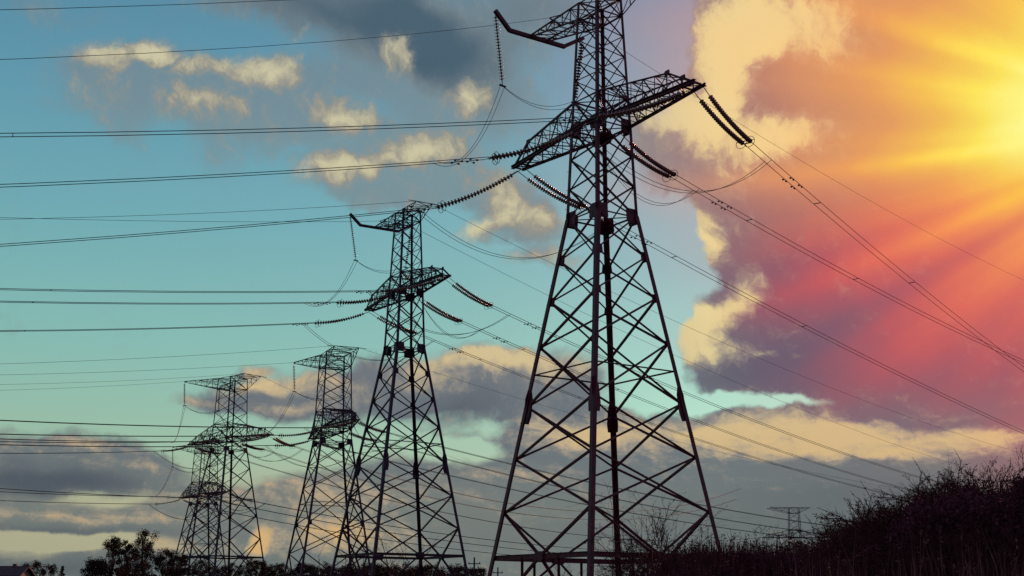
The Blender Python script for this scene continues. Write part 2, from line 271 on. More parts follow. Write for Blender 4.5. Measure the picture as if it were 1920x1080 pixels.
class MB:
    def __init__(s): s.v = []; s.f = []
    def ring_beam(s, a, b, prof, up=(0, 0, 1), roll=0.0):
        a = Vector(a); b = Vector(b); d = b - a
        if d.length < 1e-5: return
        d.normalize(); up = Vector(up)
        if abs(d.dot(up)) > .97: up = Vector((1, 0, 0))
        x = d.cross(up).normalized(); y = x.cross(d)
        if roll:
            x, y = x*math.cos(roll)+y*math.sin(roll), y*math.cos(roll)-x*math.sin(roll)
        n = len(prof); o = len(s.v)
        for p in (a, b):
            for (px, py) in prof: s.v.append(tuple(p + x*px + y*py))
        for i in range(n):
            j = (i+1) % n; s.f.append((o+i, o+j, o+n+j, o+n+i))
        s.f.append(tuple(o+i for i in reversed(range(n)))); s.f.append(tuple(o+n+i for i in range(n)))
    def angle(s, a, b, w, up=(0, 0, 1), roll=0.0):   # rolled steel angle section
        t = max(.012, w*.16); h = w/2
        s.ring_beam(a, b, [(-h, -h), (h, -h), (h, -h+t), (-h+t, -h+t), (-h+t, h), (-h, h)], up, roll)
    def box(s, a, b, w, h=None, up=(0, 0, 1), roll=0.0):
        h = h or w; s.ring_beam(a, b, [(-w/2, -h/2), (w/2, -h/2), (w/2, h/2), (-w/2, h/2)], up, roll)
    def ibeam(s, a, b, w, h, up=(0, 0, 1)):
        t = w*.14; W, H = w/2, h/2
        s.ring_beam(a, b, [(-W, -H), (W, -H), (W, -H+t), (t/2, -H+t), (t/2, H-t), (W, H-t), (W, H), (-W, H), (-W, H-t), (-t/2, H-t), (-t/2, -H+t), (-W, -H+t)], up)
    def tube(s, pts, r, n=5, r1=None, cap=True):
        pts = [Vector(p) for p in pts]; o = len(s.v); m = len(pts); px = None
        for i, p in enumerate(pts):
            d = (pts[min(i+1, m-1)] - pts[max(i-1, 0)]).normalized()
            if px is None:
                up = Vector((0, 0, 1)) if abs(d.z) < .9 else Vector((1, 0, 0)); px = d.cross(up).normalized()
            else: px = (px - d*px.dot(d)).normalized()
            py = px.cross(d); rr = r if r1 is None else r + (r1-r)*i/(m-1)
            for k in range(n):
                a = 2*math.pi*k/n; s.v.append(tuple(p + px*math.cos(a)*rr + py*math.sin(a)*rr))
        for i in range(m-1):
            for k in range(n):
                j = (k+1) % n; s.f.append((o+i*n+k, o+i*n+j, o+(i+1)*n+j, o+(i+1)*n+k))
        if cap and n > 2:
            s.f.append(tuple(o+k for k in reversed(range(n)))); s.f.append(tuple(o+(m-1)*n+k for k in range(n)))
    def lathe(s, prof, n=14):     # prof: (radius, z)
        o = len(s.v)
        for r, z in prof:
            for k in range(n):
                a = 2*math.pi*k/n; s.v.append((r*math.cos(a), r*math.sin(a), z))
        for i in range(len(prof)-1):
            for k in range(n):
                j = (k+1) % n; s.f.append((o+i*n+k, o+i*n+j, o+(i+1)*n+j, o+(i+1)*n+k))
        s.f.append(tuple(o+k for k in reversed(range(n)))); s.f.append(tuple(o+(len(prof)-1)*n+k for k in range(n)))
    def torus(s, c, ax, R, r, n=20, m=5):
        ax = Vector(ax).normalized(); u = ax.orthogonal().normalized(); w = ax.cross(u); c = Vector(c); o = len(s.v)
        for i in range(n):
            a = 2*math.pi*i/n; q = u*math.cos(a)+w*math.sin(a)
            for k in range(m):
                b = 2*math.pi*k/m; s.v.append(tuple(c + q*(R + r*math.cos(b)) + ax*r*math.sin(b)))
        for i in range(n):
            for k in range(m):
                i2 = (i+1) % n; k2 = (k+1) % m; s.f.append((o+i*m+k, o+i2*m+k, o+i2*m+k2, o+i*m+k2))
    def plate(s, c, ax, ay, w, h, t=.02, cut=.25):   # flat gusset with cut corners, in the plane of ax, ay
        c = Vector(c); ax = Vector(ax).normalized(); ay = Vector(ay); ay = (ay - ax*ay.dot(ax)).normalized(); nz = ax.cross(ay)
        W, H = w/2, h/2; k = cut
        pr = [(-W, -H*(1-k)), (-W*(1-k), -H), (W*(1-k), -H), (W, -H*(1-k)), (W, H*(1-k)), (W*(1-k), H), (-W*(1-k), H), (-W, H*(1-k))]
        o = len(s.v)
        for z in (-t/2, t/2):
            for x, y in pr: s.v.append(tuple(c + ax*x + ay*y + nz*z))
        for i in range(8):
            j = (i+1) % 8; s.f.append((o+i, o+j, o+8+j, o+8+i))
        s.f.append(tuple(o+i for i in reversed(range(8)))); s.f.append(tuple(o+8+i for i in range(8)))
    def build(s, name, m, parent=None, smooth=False):
        me = bpy.data.meshes.new(name); me.from_pydata(s.v, [], s.f); me.materials.append(m); me.update()
        if smooth: me.polygons.foreach_set('use_smooth', [True]*len(me.polygons))
        o = bpy.data.objects.new(name, me); COL.objects.link(o)
        if parent: o.parent = parent
        return o
def tag(o, label=None, cat=None, group=None, kind=None):
    for k, v in (('label', label), ('category', cat), ('group', group), ('kind', kind)):
        if v: o[k] = v
    return o
def empty(name, loc=(0, 0, 0), rz=0.0):
    o = bpy.data.objects.new(name, None); COL.objects.link(o); o.location = loc; o.rotation_euler = (0, 0, rz); o.empty_display_size = .5
    return o
def copy_tree(o, parent=None):
    c = o.copy(); COL.objects.link(c); c.parent = parent
    for ch in list(KIDS.get(o.name, o.children)): copy_tree(ch, c)
    return c
KIDS = {}

# ------------------------------------------------------------------ ground
POSE = {0: (5.648, 78.832, 23.799, -.976), 1: (-11.145, 132.903, 25.789, -1.046), 2: (-24.298, 176.873, 21.388, -1.173),
        3: (-47.836, 221.057, 25.376, -.737), 4: (-63.574, 272.113, 20.151, -.924), 5: (101.0, 470.0, 22.4, -.06), 6: (47.5, 500.0, 12.3, .02)}
BASE = {0: -25.4, 1: -25.4, 2: -22.0, 3: -22.0, 4: -22.0, 5: -22.0, 6: -22.0}
GH = [(POSE[i][0], POSE[i][1], POSE[i][2]+BASE[i], 16 if i < 5 else 26) for i in range(7)]
def bank(x, y):
    """scrub covered bank that rises on the right"""
    t = (x - (1.2 + (y-38)*.10)) / 4.2
    h = max(0, min(1, t)); h = h*h*(3-2*h)
    k = math.exp(-((y-38)/9.0)**2)
    extra = max(0, min(1, (x-9.0)/9.0))
    return k*(2.75*h + .9*extra)
def gz(x, y):
    z = -1.6; wsum = 0; acc = 0
    for gx, gy, g, s in GH:
        w = math.exp(-((x-gx)**2+(y-gy)**2)/(2*s*s)); wsum += w; acc += w*g
    if wsum > 1e-4: k = min(1, wsum); z = -1.6*(1-k) + acc/wsum*k
    z += .15*math.sin(x*.21+1)*math.sin(y*.17) + bank(x, y)
    return z
def make_ground():
    xs = [-900, -650, -450, -300]+[-220+4*i for i in range(105)]+[-220+420+i*40 for i in range(6)]+[500, 650, 800, 950]
    ys = [-600, -300, -100, -40]+[-20+2.0*i for i in range(60)]+[100+8*i for i in range(50)]+[520, 600, 750, 950]
    xs = sorted(set(xs) | set([i*1.0 for i in range(-10, 40)])); ys = sorted(set(ys))
    v = [(x, y, gz(x, y)) for y in ys for x in xs]; nx = len(xs)
    f = [(j*nx+i, j*nx+i+1, (j+1)*nx+i+1, (j+1)*nx+i) for j in range(len(ys)-1) for i in range(nx-1)]
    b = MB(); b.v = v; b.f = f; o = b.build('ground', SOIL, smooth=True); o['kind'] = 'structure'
make_ground()

# ------------------------------------------------------------------ lattice towers
CORN = {'L': (-1, -1), 'N': (1, -1), 'R': (1, 1), 'F': (-1, 1)}
FACES = [('L', 'N'), ('N', 'R'), ('R', 'F'), ('F', 'L')]
TA = dict(low=[0, -2.64, -5.31, -8.18, -11.88, -15.11, -18.32], beam=-21.01, ring=-9.89, base=-25.4, up=[0, 2.0, 4.0, 5.99], c1=5.99, c2=7.93,
          mid=[7.93, 9.4, 10.85, 12.3, 13.76], u1=13.76, u2=14.94, hA=1.511, s=.1545, hc=1.293, ht=.95, aL=9.35, aR=9.25, ur=3.95, ul=6.9, uy=.7,
          lw=(.28, .21), dw=(.13, .105, .07), cw=.24, gus={0: (.95, 1.0), 5.99: (.85, .9), -2.64: (.5, .62), -5.31: (.42, .5), -8.18: (.3, .36)}, sleeve=-11.88, plates_c2=.42)
TB = dict(low=[0, -3.1, -6.1, -10.93, -14.75], beam=-17.78, ring=-8.2, base=-22.0, up=[0, 1.79], c1=1.79, c2=4.37,
          mid=[4.37, 6.38, 8.39, 10.4], u1=10.4, u2=12.3, hA=2.098, s=.144, hc=None, ht=1.702, aL=11.46, aR=11.4, ur=5.58, ul=8.98, uy=3.67,
          lw=(.26, .19), dw=(.13, .11, .08), cw=.2, gus={0: (.8, .8), 1.79: (.5, .5), -10.93: (.5, .6)}, sleeve=None, plates_c2=.3)
def halfw(P, z):
    if z <= 0: return P['hA'] - P['s']*z
    if P['hc']:
        if z < P['c1']: return P['hA'] + (P['hc']-P['hA'])*z/P['c1']
        return P['hc'] + (P['ht']-P['hc'])*(z-P['c1'])/(P['u2']-P['c1'])
    return P['hA'] + (P['ht']-P['hA'])*z/P['u2']
def corner(P, c, z):
    h = halfw(P, z); return Vector((CORN[c][0]*h, CORN[c][1]*h, z))
def lerp(a, b, t): return Vector(a)*(1-t) + Vector(b)*t
def truss(b, A, B, n, w, double=False):
    """web between two chords A (p0,p1) and B (q0,q1)"""
    for i in range(n+1):
        a, q = lerp(*A, i/n), lerp(*B, i/n)
        if (a-q).length > .15: b.angle(a, q, w*.9)
        if i < n:
            a2, q2 = lerp(*A, (i+1)/n), lerp(*B, (i+1)/n)
            if i % 2: b.angle(a, q2, w)
            else: b.angle(q, a2, w)
            if double: b.angle(*((q, a2) if i % 2 else (a, q2)), w*.8)
def crossarm(P, sgn, root):
    """box truss of the long lower arm, sgn = +1 or -1 along x"""
    z1, z2 = P['c1'], P['c2']; h1, h2 = halfw(P, z1), halfw(P, z2); tip = P['aR'] if sgn > 0 else P['aL']; cw = P['cw']
    arm = MB(); x0 = sgn*h1; xt = sgn*tip; x7 = sgn*tip*.78
    lo = {}; hi = {}; kz = .62 if P is TA else .42
    for y in (-1, 1):
        a = Vector((x0, y*h1, z1)); e = Vector((xt, y*.43, z1)); lo[y] = (a, e)
        d = (e-a).normalized()
        if y < 0: arm.ibeam(a - d*h1*.8, e + d*.15, cw, cw)
        else: arm.ibeam(a - d*h1*.8, e + d*.15, cw*.6, cw*.75)
        t = Vector((sgn*h2, y*h2, z2)); k = Vector((x7, y*.62, z1 + (z2-z1)*kz)); hi[y] = (t, k)
        arm.angle(t, k, cw*.5); arm.angle(k, (xt - sgn*.3, y*.43, z1+.16), cw*.5)
        arm.angle((x7, y*.62, z1), k, cw*.4)
        m = Vector((x7, y*.62, z1))
        truss(arm, (a, lerp(a, e, (tip*.78-h1)/(tip-h1))), (t, k), 6, P['dw'][2]*.95)
        arm.plate(k, (1, 0, 0), (0, 0, 1), .45, .35, .03)
    truss(arm, (lo[-1][0], lo[-1][1]), (lo[1][0], lo[1][1]), 8, P['dw'][2]*.9)
    truss(arm, hi[-1], hi[1], 6, P['dw'][2]*.85)
    for i in (1, 3, 5):                 # cross frames
        t = i/6; a, q = lerp(*lo[-1], t*.78), lerp(*hi[1], t); arm.angle(a, q, P['dw'][2]*.8)
    # end piece
    arm.angle((xt, -.6, z1), (xt, .6, z1), cw*.5); arm.angle((xt - sgn*.9, -.6, z1), (xt - sgn*.9, .6, z1), cw*.5)
    arm.angle((xt, -.43, z1), (xt - sgn*.9, .43, z1), cw*.35); arm.angle((xt - sgn*.9, -.43, z1), (x7, -.62, z1 + (z2-z1)*kz), cw*.35)
    return arm.build('cross_arm', STEEL, root)
def top_arm_right(P, root):
    b = MB(); u1, u2 = P['u1'], P['u2']; h1, h2 = halfw(P, u1), P['ht']; w = P['dw'][2]
    up = {}; lo = {}
    for y in (-1, 1):
        e = Vector((P['ur'], y*h2, u2)); up[y] = (Vector((h2, y*h2, u2)), e); lo[y] = (Vector((h1, y*h1, u1)), e)
        b.angle(*up[y], w*1.25); b.angle(*lo[y], w*1.25)
        truss(b, up[y], lo[y], 3, w*.8)
    b.angle(up[-1][1], up[1][1], w*1.2)
    truss(b, up[-1], up[1], 3, w*.8); truss(b, lo[-1], lo[1], 2, w*.7)
    for y in (-1, 1):                                            # ground wire clamp arms
        e = up[y][1]; b.box(e, e + Vector((.25, y*1.0, -.12)), .06)
    return b.build('top_arm', STEEL, root)
def top_arm_left(P, root):
    b = MB(); u1, u2 = P['u1'], P['u2']; h1, h2 = halfw(P, u1), P['ht']; w = P['dw'][2]
    zt = u2; up = {}; lo = {}
    for y in (-1, 1):
        e = Vector((-P['ul'], y*P['uy'], zt)); up[y] = (Vector((-h2, y*h2, u2)), e); lo[y] = (Vector((-h1, y*h1, u1)), e - Vector((0, 0, .12)))
        b.angle(*up[y], w*1.3); b.angle(*lo[y], w*1.3)
        truss(b, up[y], lo[y], 6, w*.8)
    if P['uy'] < 2:
        b.angle(up[-1][1], up[1][1], w*1.2)
        truss(b, up[-1], up[1], 5, w*.8); truss(b, lo[-1], lo[1], 5, w*.8)
        for y in (-1, 1):     # ground wire bracket
            q = lerp(*up[y], .36); b.angle(q, (-3.0, y*1.9, 14.4), w); b.angle(lerp(*lo[y], .36), (-3.0, y*1.9, 14.4), w)
    else:                                                        # the fork: cross ties only as far as it stays narrow
        for t in (.2, .4, .6, .8):
            b.angle(lerp(*up[-1], t), lerp(*up[1], t), w*.8)
        for i in range(4):
            t, t2 = i*.2, i*.2+.2
            b.angle(lerp(*up[-1 if i % 2 else 1], t), lerp(*up[1 if i % 2 else -1], t2), w*.75)
            b.angle(lerp(*lo[1 if i % 2 else -1], t), lerp(*lo[-1 if i % 2 else 1], t2), w*.75)
    return b.build('top_arm', STEEL, root)
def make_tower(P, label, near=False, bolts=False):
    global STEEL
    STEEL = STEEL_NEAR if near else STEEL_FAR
    root = empty('transmission_tower'); tag(root, label, 'pylon', 'lattice pylons of the parallel power lines')
    zb = P['base']
    for c in CORN:
        b = MB(); ang = math.atan2(CORN[c][1], CORN[c][0])
        b.angle(corner(P, c, zb), corner(P, c, 0), P['lw'][0], up=(-CORN[c][0], -CORN[c][1]*1.0001, 0), roll=math.pi/4)
        if P['hc']: b.angle(corner(P, c, 0), corner(P, c, P['c1']), P['lw'][1], up=(-CORN[c][0], -CORN[c][1]*1.0001, 0), roll=math.pi/4)
        b.angle(corner(P, c, P['c1'] if P['hc'] else 0), corner(P, c, P['u2']), P['lw'][1]*.88, up=(-CORN[c][0], -CORN[c][1]*1.0001, 0), roll=math.pi/4)
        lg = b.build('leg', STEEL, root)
        if P['sleeve'] is not None:                              # long splice plates half way up the leg
            g = MB(); z = P['sleeve']; q = corner(P, c, z); sx_, sy_ = CORN[c]; dz = corner(P, c, z+.5) - corner(P, c, z-.5)
            g.plate(q + Vector((-sx_*.10, sy_*.05, 0)), (1, 0, 0), dz, .56, 2.1, cut=.5); g.plate(q + Vector((sx_*.05, -sy_*.10, 0)), (0, 1, 0), dz, .56, 2.1, t=.022, cut=.5)
            g.build('splice_plate', STEEL, root)
        ft = MB(); q = corner(P, c, zb); ft.box((q.x, q.y, zb-.8), (q.x, q.y, zb+.3), .9, up=(0, 1, 0)); ft.build('footing', CONC, lg)
        # gussets
        for z, (gw, gh) in P['gus'].items():
            g = MB(); q = corner(P, c, z); sx_, sy_ = CORN[c]; off = .03
            dz = corner(P, c, z+.5) - corner(P, c, z-.5)
            g.plate(q + Vector((-sx_*gw*.32, sy_*off, 0)), (1, 0, 0), dz, gw, gh)
            g.plate(q + Vector((sx_*off, -sy_*gw*.32, 0)), (0, 1, 0), dz, gw, gh, t=.022)
            g.build('gusset_plate', STEEL, root)
    for (a, c) in FACES:
        # lower body: crossed diagonals
        b = MB(); lv = P['low']
        for i in range(len(lv)-1):
            z0, z1 = lv[i], lv[i+1]; w = P['dw'][0] if i > 1 else P['dw'][1]
            nrm = Vector((CORN[a][0]+CORN[c][0], CORN[a][1]+CORN[c][1], 0)).normalized()*.03
            b.angle(corner(P, a, z0)+nrm, corner(P, c, z1)+nrm, w); b.angle(corner(P, c, z0)-nrm, corner(P, a, z1)-nrm, w)
        b.build('body_bracing', STEEL, root)
        # foot frame
        b = MB(); zb2 = P['beam']; m = lerp(corner(P, a, zb2), corner(P, c, zb2), .5)
        for k in (a, c):
            b.angle(corner(P, k, lv[-1]), m, P['dw'][0]*1.15); b.angle(m, corner(P, k, zb+.2), P['dw'][0]*1.15)
            q = lerp(corner(P, k, zb2), m, .62 if near else .7)
            if near: b.angle(q, (q.x, q.y, zb+.1), .12)
        b.build('foot_bracing', STEEL, root)
        b = MB(); b.ibeam(corner(P, a, zb2), corner(P, c, zb2), .2, .30 if near else .24); b.plate(m, corner(P, c, 0)-corner(P, a, 0), (0, 0, 1), .8, .5, .24)
        b.build('base_beam', STEEL, root)
        # narrow body above the waist
        b = MB()
        for lv2, w in ((P['up'], P['dw'][1]), ([P['c1'], P['c2']], P['dw'][1]), (P['mid'], P['dw'][2]), ([P['u1'], P['u2']], P['dw'][2])):
            for i in range(len(lv2)-1):
                b.angle(corner(P, a, lv2[i]), corner(P, c, lv2[i+1]), w); b.angle(corner(P, c, lv2[i]), corner(P, a, lv2[i+1]), w)
        for z in (0, P['c1'], P['c2'], P['u1'], P['u2']): b.angle(corner(P, a, z), corner(P, c, z), P['dw'][1]*.9)
        b.build('shaft_bracing', STEEL, root)
        b = MB(); z = P['ring']; b.angle(corner(P, a, z), corner(P, c, z), P['dw'][1]*.85); b.build('ring_strut', STEEL, root)
    # plan bracing at the arm levels
    for z in (0, P['c1'], P['c2'], P['u1'], P['u2']):
        b = MB(); b.angle(corner(P, 'L', z), corner(P, 'R', z), P['dw'][2]); b.angle(corner(P, 'N', z), corner(P, 'F', z), P['dw'][2])
        b.build('plan_bracing', STEEL, root)
    crossarm(P, 1, root); crossarm(P, -1, root); top_arm_right(P, root); top_arm_left(P, root)
    if P is TA:                                                  # bent beam that carries the jumper strings clear of the shaft
        b = MB(); pts = [(-6.75, -3.8, 15.9), (-6.95, -2.45, 14.85), (-6.95, 2.2, 14.85), (-6.8, 3.8, 15.85)]
        for i in range(3): b.box(pts[i], lerp(pts[i], pts[i+1], 1.02), .24, .26)
        b.build('jumper_beam', STEEL, root)
    if bolts:
        for k in range(46):
            z = zb + 2 + k*.62
            if z > 6: break
            q = corner(P, 'L', z); b = MB(); b.tube([q, q + Vector((-.30, -.08 if k % 2 else .12, 0))], .014, 5)
            b.build('step_bolt', STEEL, root)
    return root
towers = {}
LAB = {0: 'tallest and nearest lattice pylon, right of centre, its top cut off by the picture edge',
       1: 'second largest lattice pylon with bent jumper beam, just left of the tallest one',
       2: 'lattice pylon with forked top arm, half hidden behind the legs of the second largest pylon',
       3: 'leftmost large lattice pylon, standing in front of the smallest one of the row',
       4: 'smallest pylon of the row, seen through the legs of the leftmost large one',
       6: 'tiniest far pylon, only its flat top showing between the legs of the tallest one',
       5: 'tiny distant pylon alone on the horizon before the dark scrub at the right'}
for i in range(7):
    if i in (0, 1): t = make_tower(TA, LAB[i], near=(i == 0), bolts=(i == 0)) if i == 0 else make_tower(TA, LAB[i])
    else: t = make_tower(TB, LAB[i])
    t.location = POSE[i][:3]; t.rotation_euler = (0, 0, POSE[i][3]); towers[i] = t

# ------------------------------------------------------------------ strings and conductors
SPAN = {(0, -1): [7.43338, .00078, 4.33975, .43342, .19948, 4.27982, .46117, .23007, 4.26848, .57507, .24484], (0, 1): [6.66607, .00057, .66178, .27047, .15324, .7245, .17266, .09793, .84252, .23081, .20443],
 (1, -1): [7.38383, .0006, 4.21007, .32579, .13804, 4.03196, .28393, .16915, 4.06331, .32402, .17855], (1, 1): [6.8883, .00062, .7766, .29129, .1777, .77879, .255, .18011, .83536, .23471, .1885],
 (2, -1): [6.20489, .00062, 4.07116, .23888, .08726, 4.08029, .19685, .09881, 4.06825, .2041, .09798], (2, 1): [5.01008, .00057, .94075, .2425, .14891, .88856, .16753, .14763, .9473, .19486, .15225],
 (3, -1): [6.37963, .0006, 3.84366, .2483, .11621, 3.82218, .16099, .11886, 3.86439, .24243, .12127], (3, 1): [6.85764, .00058, .4685, .16327, .09441, .49599, .08995, .10894, .66233, .11383, .14783],
 (4, -1): [6.28557, .0006, 4.01603, .23986, .0362, 4.00856, .10472, .04967, 4.02306, .22448, .05107], (4, 1): [6.30023, .0006, .9216, .24752, .13003, .92146, .2506, .137, .92135, .25287, .14374]}
AX = {0: 9.1, 1: 9.1, 2: 11.2, 3: 11.2, 4: 11.2}; HB = {0: 1.3, 1: 1.3, 2: 2.0, 3: 2.0, 4: 2.0}; ZC = {0: 5.99, 1: 5.99, 2: 1.79, 3: 1.79, 4: 1.79}
def W(t, l):
    X, Y, Z, ph = POSE[t]; x, y, z = l
    return Vector((X+x*math.cos(ph)-y*math.sin(ph), Y+x*math.sin(ph)+y*math.cos(ph), Z+z))
disc_mesh = MB()
disc_mesh.lathe([(.025, -.13), (.028, -.06), (.05, -.05), (.055, -.01), (.155, .0), (.16, .014), (.09, .03), (.035, .04), (.025, .13)], 12)
_d = disc_mesh.build('insulator_disc', DISC, None, True); DM = _d.data; bpy.data.objects.remove(_d)
dm2 = MB(); dm2.lathe([(.03, -.12), (.05, -.02), (.16, .0), (.16, .02), (.04, .04), (.03, .12)], 7); _d = dm2.build('insulator_disc', DISC); DM2 = _d.data; bpy.data.objects.remove(_d)
def string(pts, label, group, ring=True, detail=2, link=.5, pitch=.25, fat=1.0):
    """pts: function t in 0..1 -> point, from the steelwork to the conductor. One chain of insulator discs."""
    A, E = pts(0), pts(1); n = 40; ls = [0]; P = [pts(i/n) for i in range(n+1)]
    for i in range(n): ls.append(ls[-1] + (P[i+1]-P[i]).length)
    tot = ls[-1]
    def at(s):
        s = max(0, min(tot, s))
        for i in range(n):
            if ls[i+1] >= s: k = (s-ls[i])/max(1e-6, ls[i+1]-ls[i]); return lerp(P[i], P[i+1], k), (P[i+1]-P[i]).normalized()
        return P[-1], (P[-1]-P[-2]).normalized()
    root = empty('insulator_string', A); tag(root, label, 'insulator', group)
    loc = lambda p: Vector(p) - A
    r = MB(); r.tube([loc(at(s)[0]) for s in [tot*i/8 for i in range(9)]], .028, 5); r.build('link_rod', FITTING, root)
    s0, s1 = link, tot-.35; nd = int((s1-s0)/pitch)
    if detail >= 2:
        for k in range(nd):
            p, d = at(s0 + (s1-s0)*(k+.5)/nd); o = bpy.data.objects.new('insulator_disc', DM); COL.objects.link(o); o.parent = root
            o.location = loc(p); o.scale = (fat, fat, 1); o.rotation_mode = 'QUATERNION'; o.rotation_quaternion = (-d).to_track_quat('Z', 'Y')
    else:
        b = MB(); pv = [v.co.copy() for v in DM2.vertices]; pf = [tuple(f.vertices) for f in DM2.polygons]
        for k in range(nd):
            p, d = at(s0 + (s1-s0)*(k+.5)/nd); q = (-d).to_track_quat('Z', 'Y'); o = len(b.v)
            b.v += [tuple(loc(p) + q @ Vector((v.x*fat, v.y*fat, v.z))) for v in pv]; b.f += [tuple(o+i for i in f) for f in pf]
        b.build('disc_stack', DISC, root)
    if ring:
        g = MB(); p, d = at(s1-.25); side = d.cross(Vector((0, 0, 1))).normalized()
        g.torus(loc(p) - Vector((0, 0, .08)), d, .36, .018, 18, 5)
        g.box(loc(p) + side*.34, loc(p) - side*.34, .03, .03); g.build('grading_ring', FITTING, root)
    return root
def cable(pts, r, name, parent=None, base=None, n=5):
    b = MB(); b.tube([p - base if base is not None else p for p in pts], r, n); return b.build(name, WIRE, parent)
ORD = {0: 'tallest', 1: 'second largest', 2: 'third largest', 3: 'leftmost large', 4: 'smallest'}
PHN = {'R': 'right', 'M': 'middle', 'L': 'left'}
for (t, side), q in SPAN.items():
    LS, bb = q[0], q[1]; RAD = {0: .022, 1: .029, 2: .034, 3: .038, 4: .042}[t]
    for i, ph in enumerate('RML'):
        az_, s1, s0 = q[2+3*i:5+3*i]; d = Vector((math.sin(az_), math.cos(az_), 0)); lat = Vector((d.y, -d.x, 0))
        y = {'R': 0, 'M': side*HB[t], 'L': 0}[ph]; x = {'R': AX[t], 'M': 0, 'L': -AX[t]}[ph]
        A = W(t, (x, y, ZC[t]-.15)); E = A + (d - Vector((0, 0, s1)))*(LS/math.hypot(1, s1))
        armd = W(t, (1, 0, 0)) - W(t, (0, 0, 0)); armd = armd if armd.dot(lat) > 0 else -armd
        where = 'leading %s from the %s of the %s pylon' % ('left' if side < 0 else 'right', {'R': 'right arm end', 'L': 'left arm end', 'M': 'shaft'}[ph], ORD[t])
        sep_a, sep_e = (.42, .26) if not (t == 0 and side < 0 and ph != 'L') else (.2, .16)
        sag = .045*LS
        for j in (-1, 1):
            a = A + armd*sep_a*j; e = E + lat*sep_e*j
            f = (lambda a, e: (lambda u: lerp(a, e, u) - Vector((0, 0, 4*sag*u*(1-u)))))(a, e)
            lk = LS - 5.6 if LS > 6.5 else .5
            string(f, ('nearer' if (a+e).length < (A+armd*sep_a*-j + E+lat*sep_e*-j).length else 'farther') + ' twin insulator chain ' + where.replace('the ', ''), 'tension insulator chains', True, 2 if t < 2 else 1, max(.5, min(lk, 1.6 if side > 0 else lk*.6)), (.26 if t == 0 else .3) if side < 0 else .21)
        # conductors: a parabola that comes back up at the next pylon of the line
        smax = max(150, min(420, s0/bb*1.15)) if s0 > 0 else 200
        if side > 0: smax = max(smax, 260)
        root = empty('conductor_bundle', E)
        tag(root, 'twin cable ' + where, 'power cable', 'phase conductors of the power lines')
        par = lambda s, j: d*s + Vector((0, 0, -s0*s + bb*s*s)) + lat*(.26*j)
        for j in (-1, 1):
            ss = [0, 1, 2, 4, 6, 9, 12, 16, 20]+[20+6*k for k in range(1, int((smax-20)/6))]
            cable([par(s, j) for s in ss], RAD, 'conductor', root)
            if t < 2:
                for s in ((5.2, 6.4) if side > 0 else (1.0, 2.0)):
                    b = MB(); c = par(s, j); b.tube([c - d*.22 - Vector((0, 0, .1)), c - Vector((0, 0, .05)), c + d*.22 - Vector((0, 0, .1))], .012, 4)
                    for e2 in (-1, 1): b.box(c + d*(.16*e2) - Vector((0, 0, .1)), c + d*(.28*e2) - Vector((0, 0, .1)), .09, .09)
                    b.build('vibration_damper', FITTING, root)
        yk = MB(); yk.box(par(-.25, -1), par(-.25, 1), .08, .05); yk.build('yoke_plate', FITTING, root)
        if t < 2:
            for s in ((9.5, 26) if side > 0 else (30,)):
                b = MB(); b.box(par(s, -1), par(s, 1), .035, .05); b.build('spacer', FITTING, root)
# jumper loops
def spline(pts, n=12):
    out = []
    for i in range(len(pts)-1):
        p0, p1, p2, p3 = pts[max(i-1, 0)], pts[i], pts[i+1], pts[min(i+2, len(pts)-1)]
        for k in range(n):
            t = k/n; out.append(.5*((2*p1) + (p2-p0)*t + (2*p0-5*p1+4*p2-p3)*t*t + (3*p1-p0-3*p2+p3)*t**3))
    return out + [pts[-1]]
def par_pt(t, side, ph, s):
    q = SPAN[(t, side)]; i = 'RML'.index(ph); az_, s1, s0 = q[2+3*i:5+3*i]; d = Vector((math.sin(az_), math.cos(az_), 0))
    y = {'R': 0, 'M': side*HB[t], 'L': 0}[ph]; x = {'R': AX[t], 'M': 0, 'L': -AX[t]}[ph]
    E = W(t, (x, y, ZC[t]-.15)) + (d - Vector((0, 0, s1)))*(q[0]/math.hypot(1, s1))
    return E + d*s + Vector((0, 0, -s0*s + q[1]*s*s)), Vector((d.y, -d.x, 0))
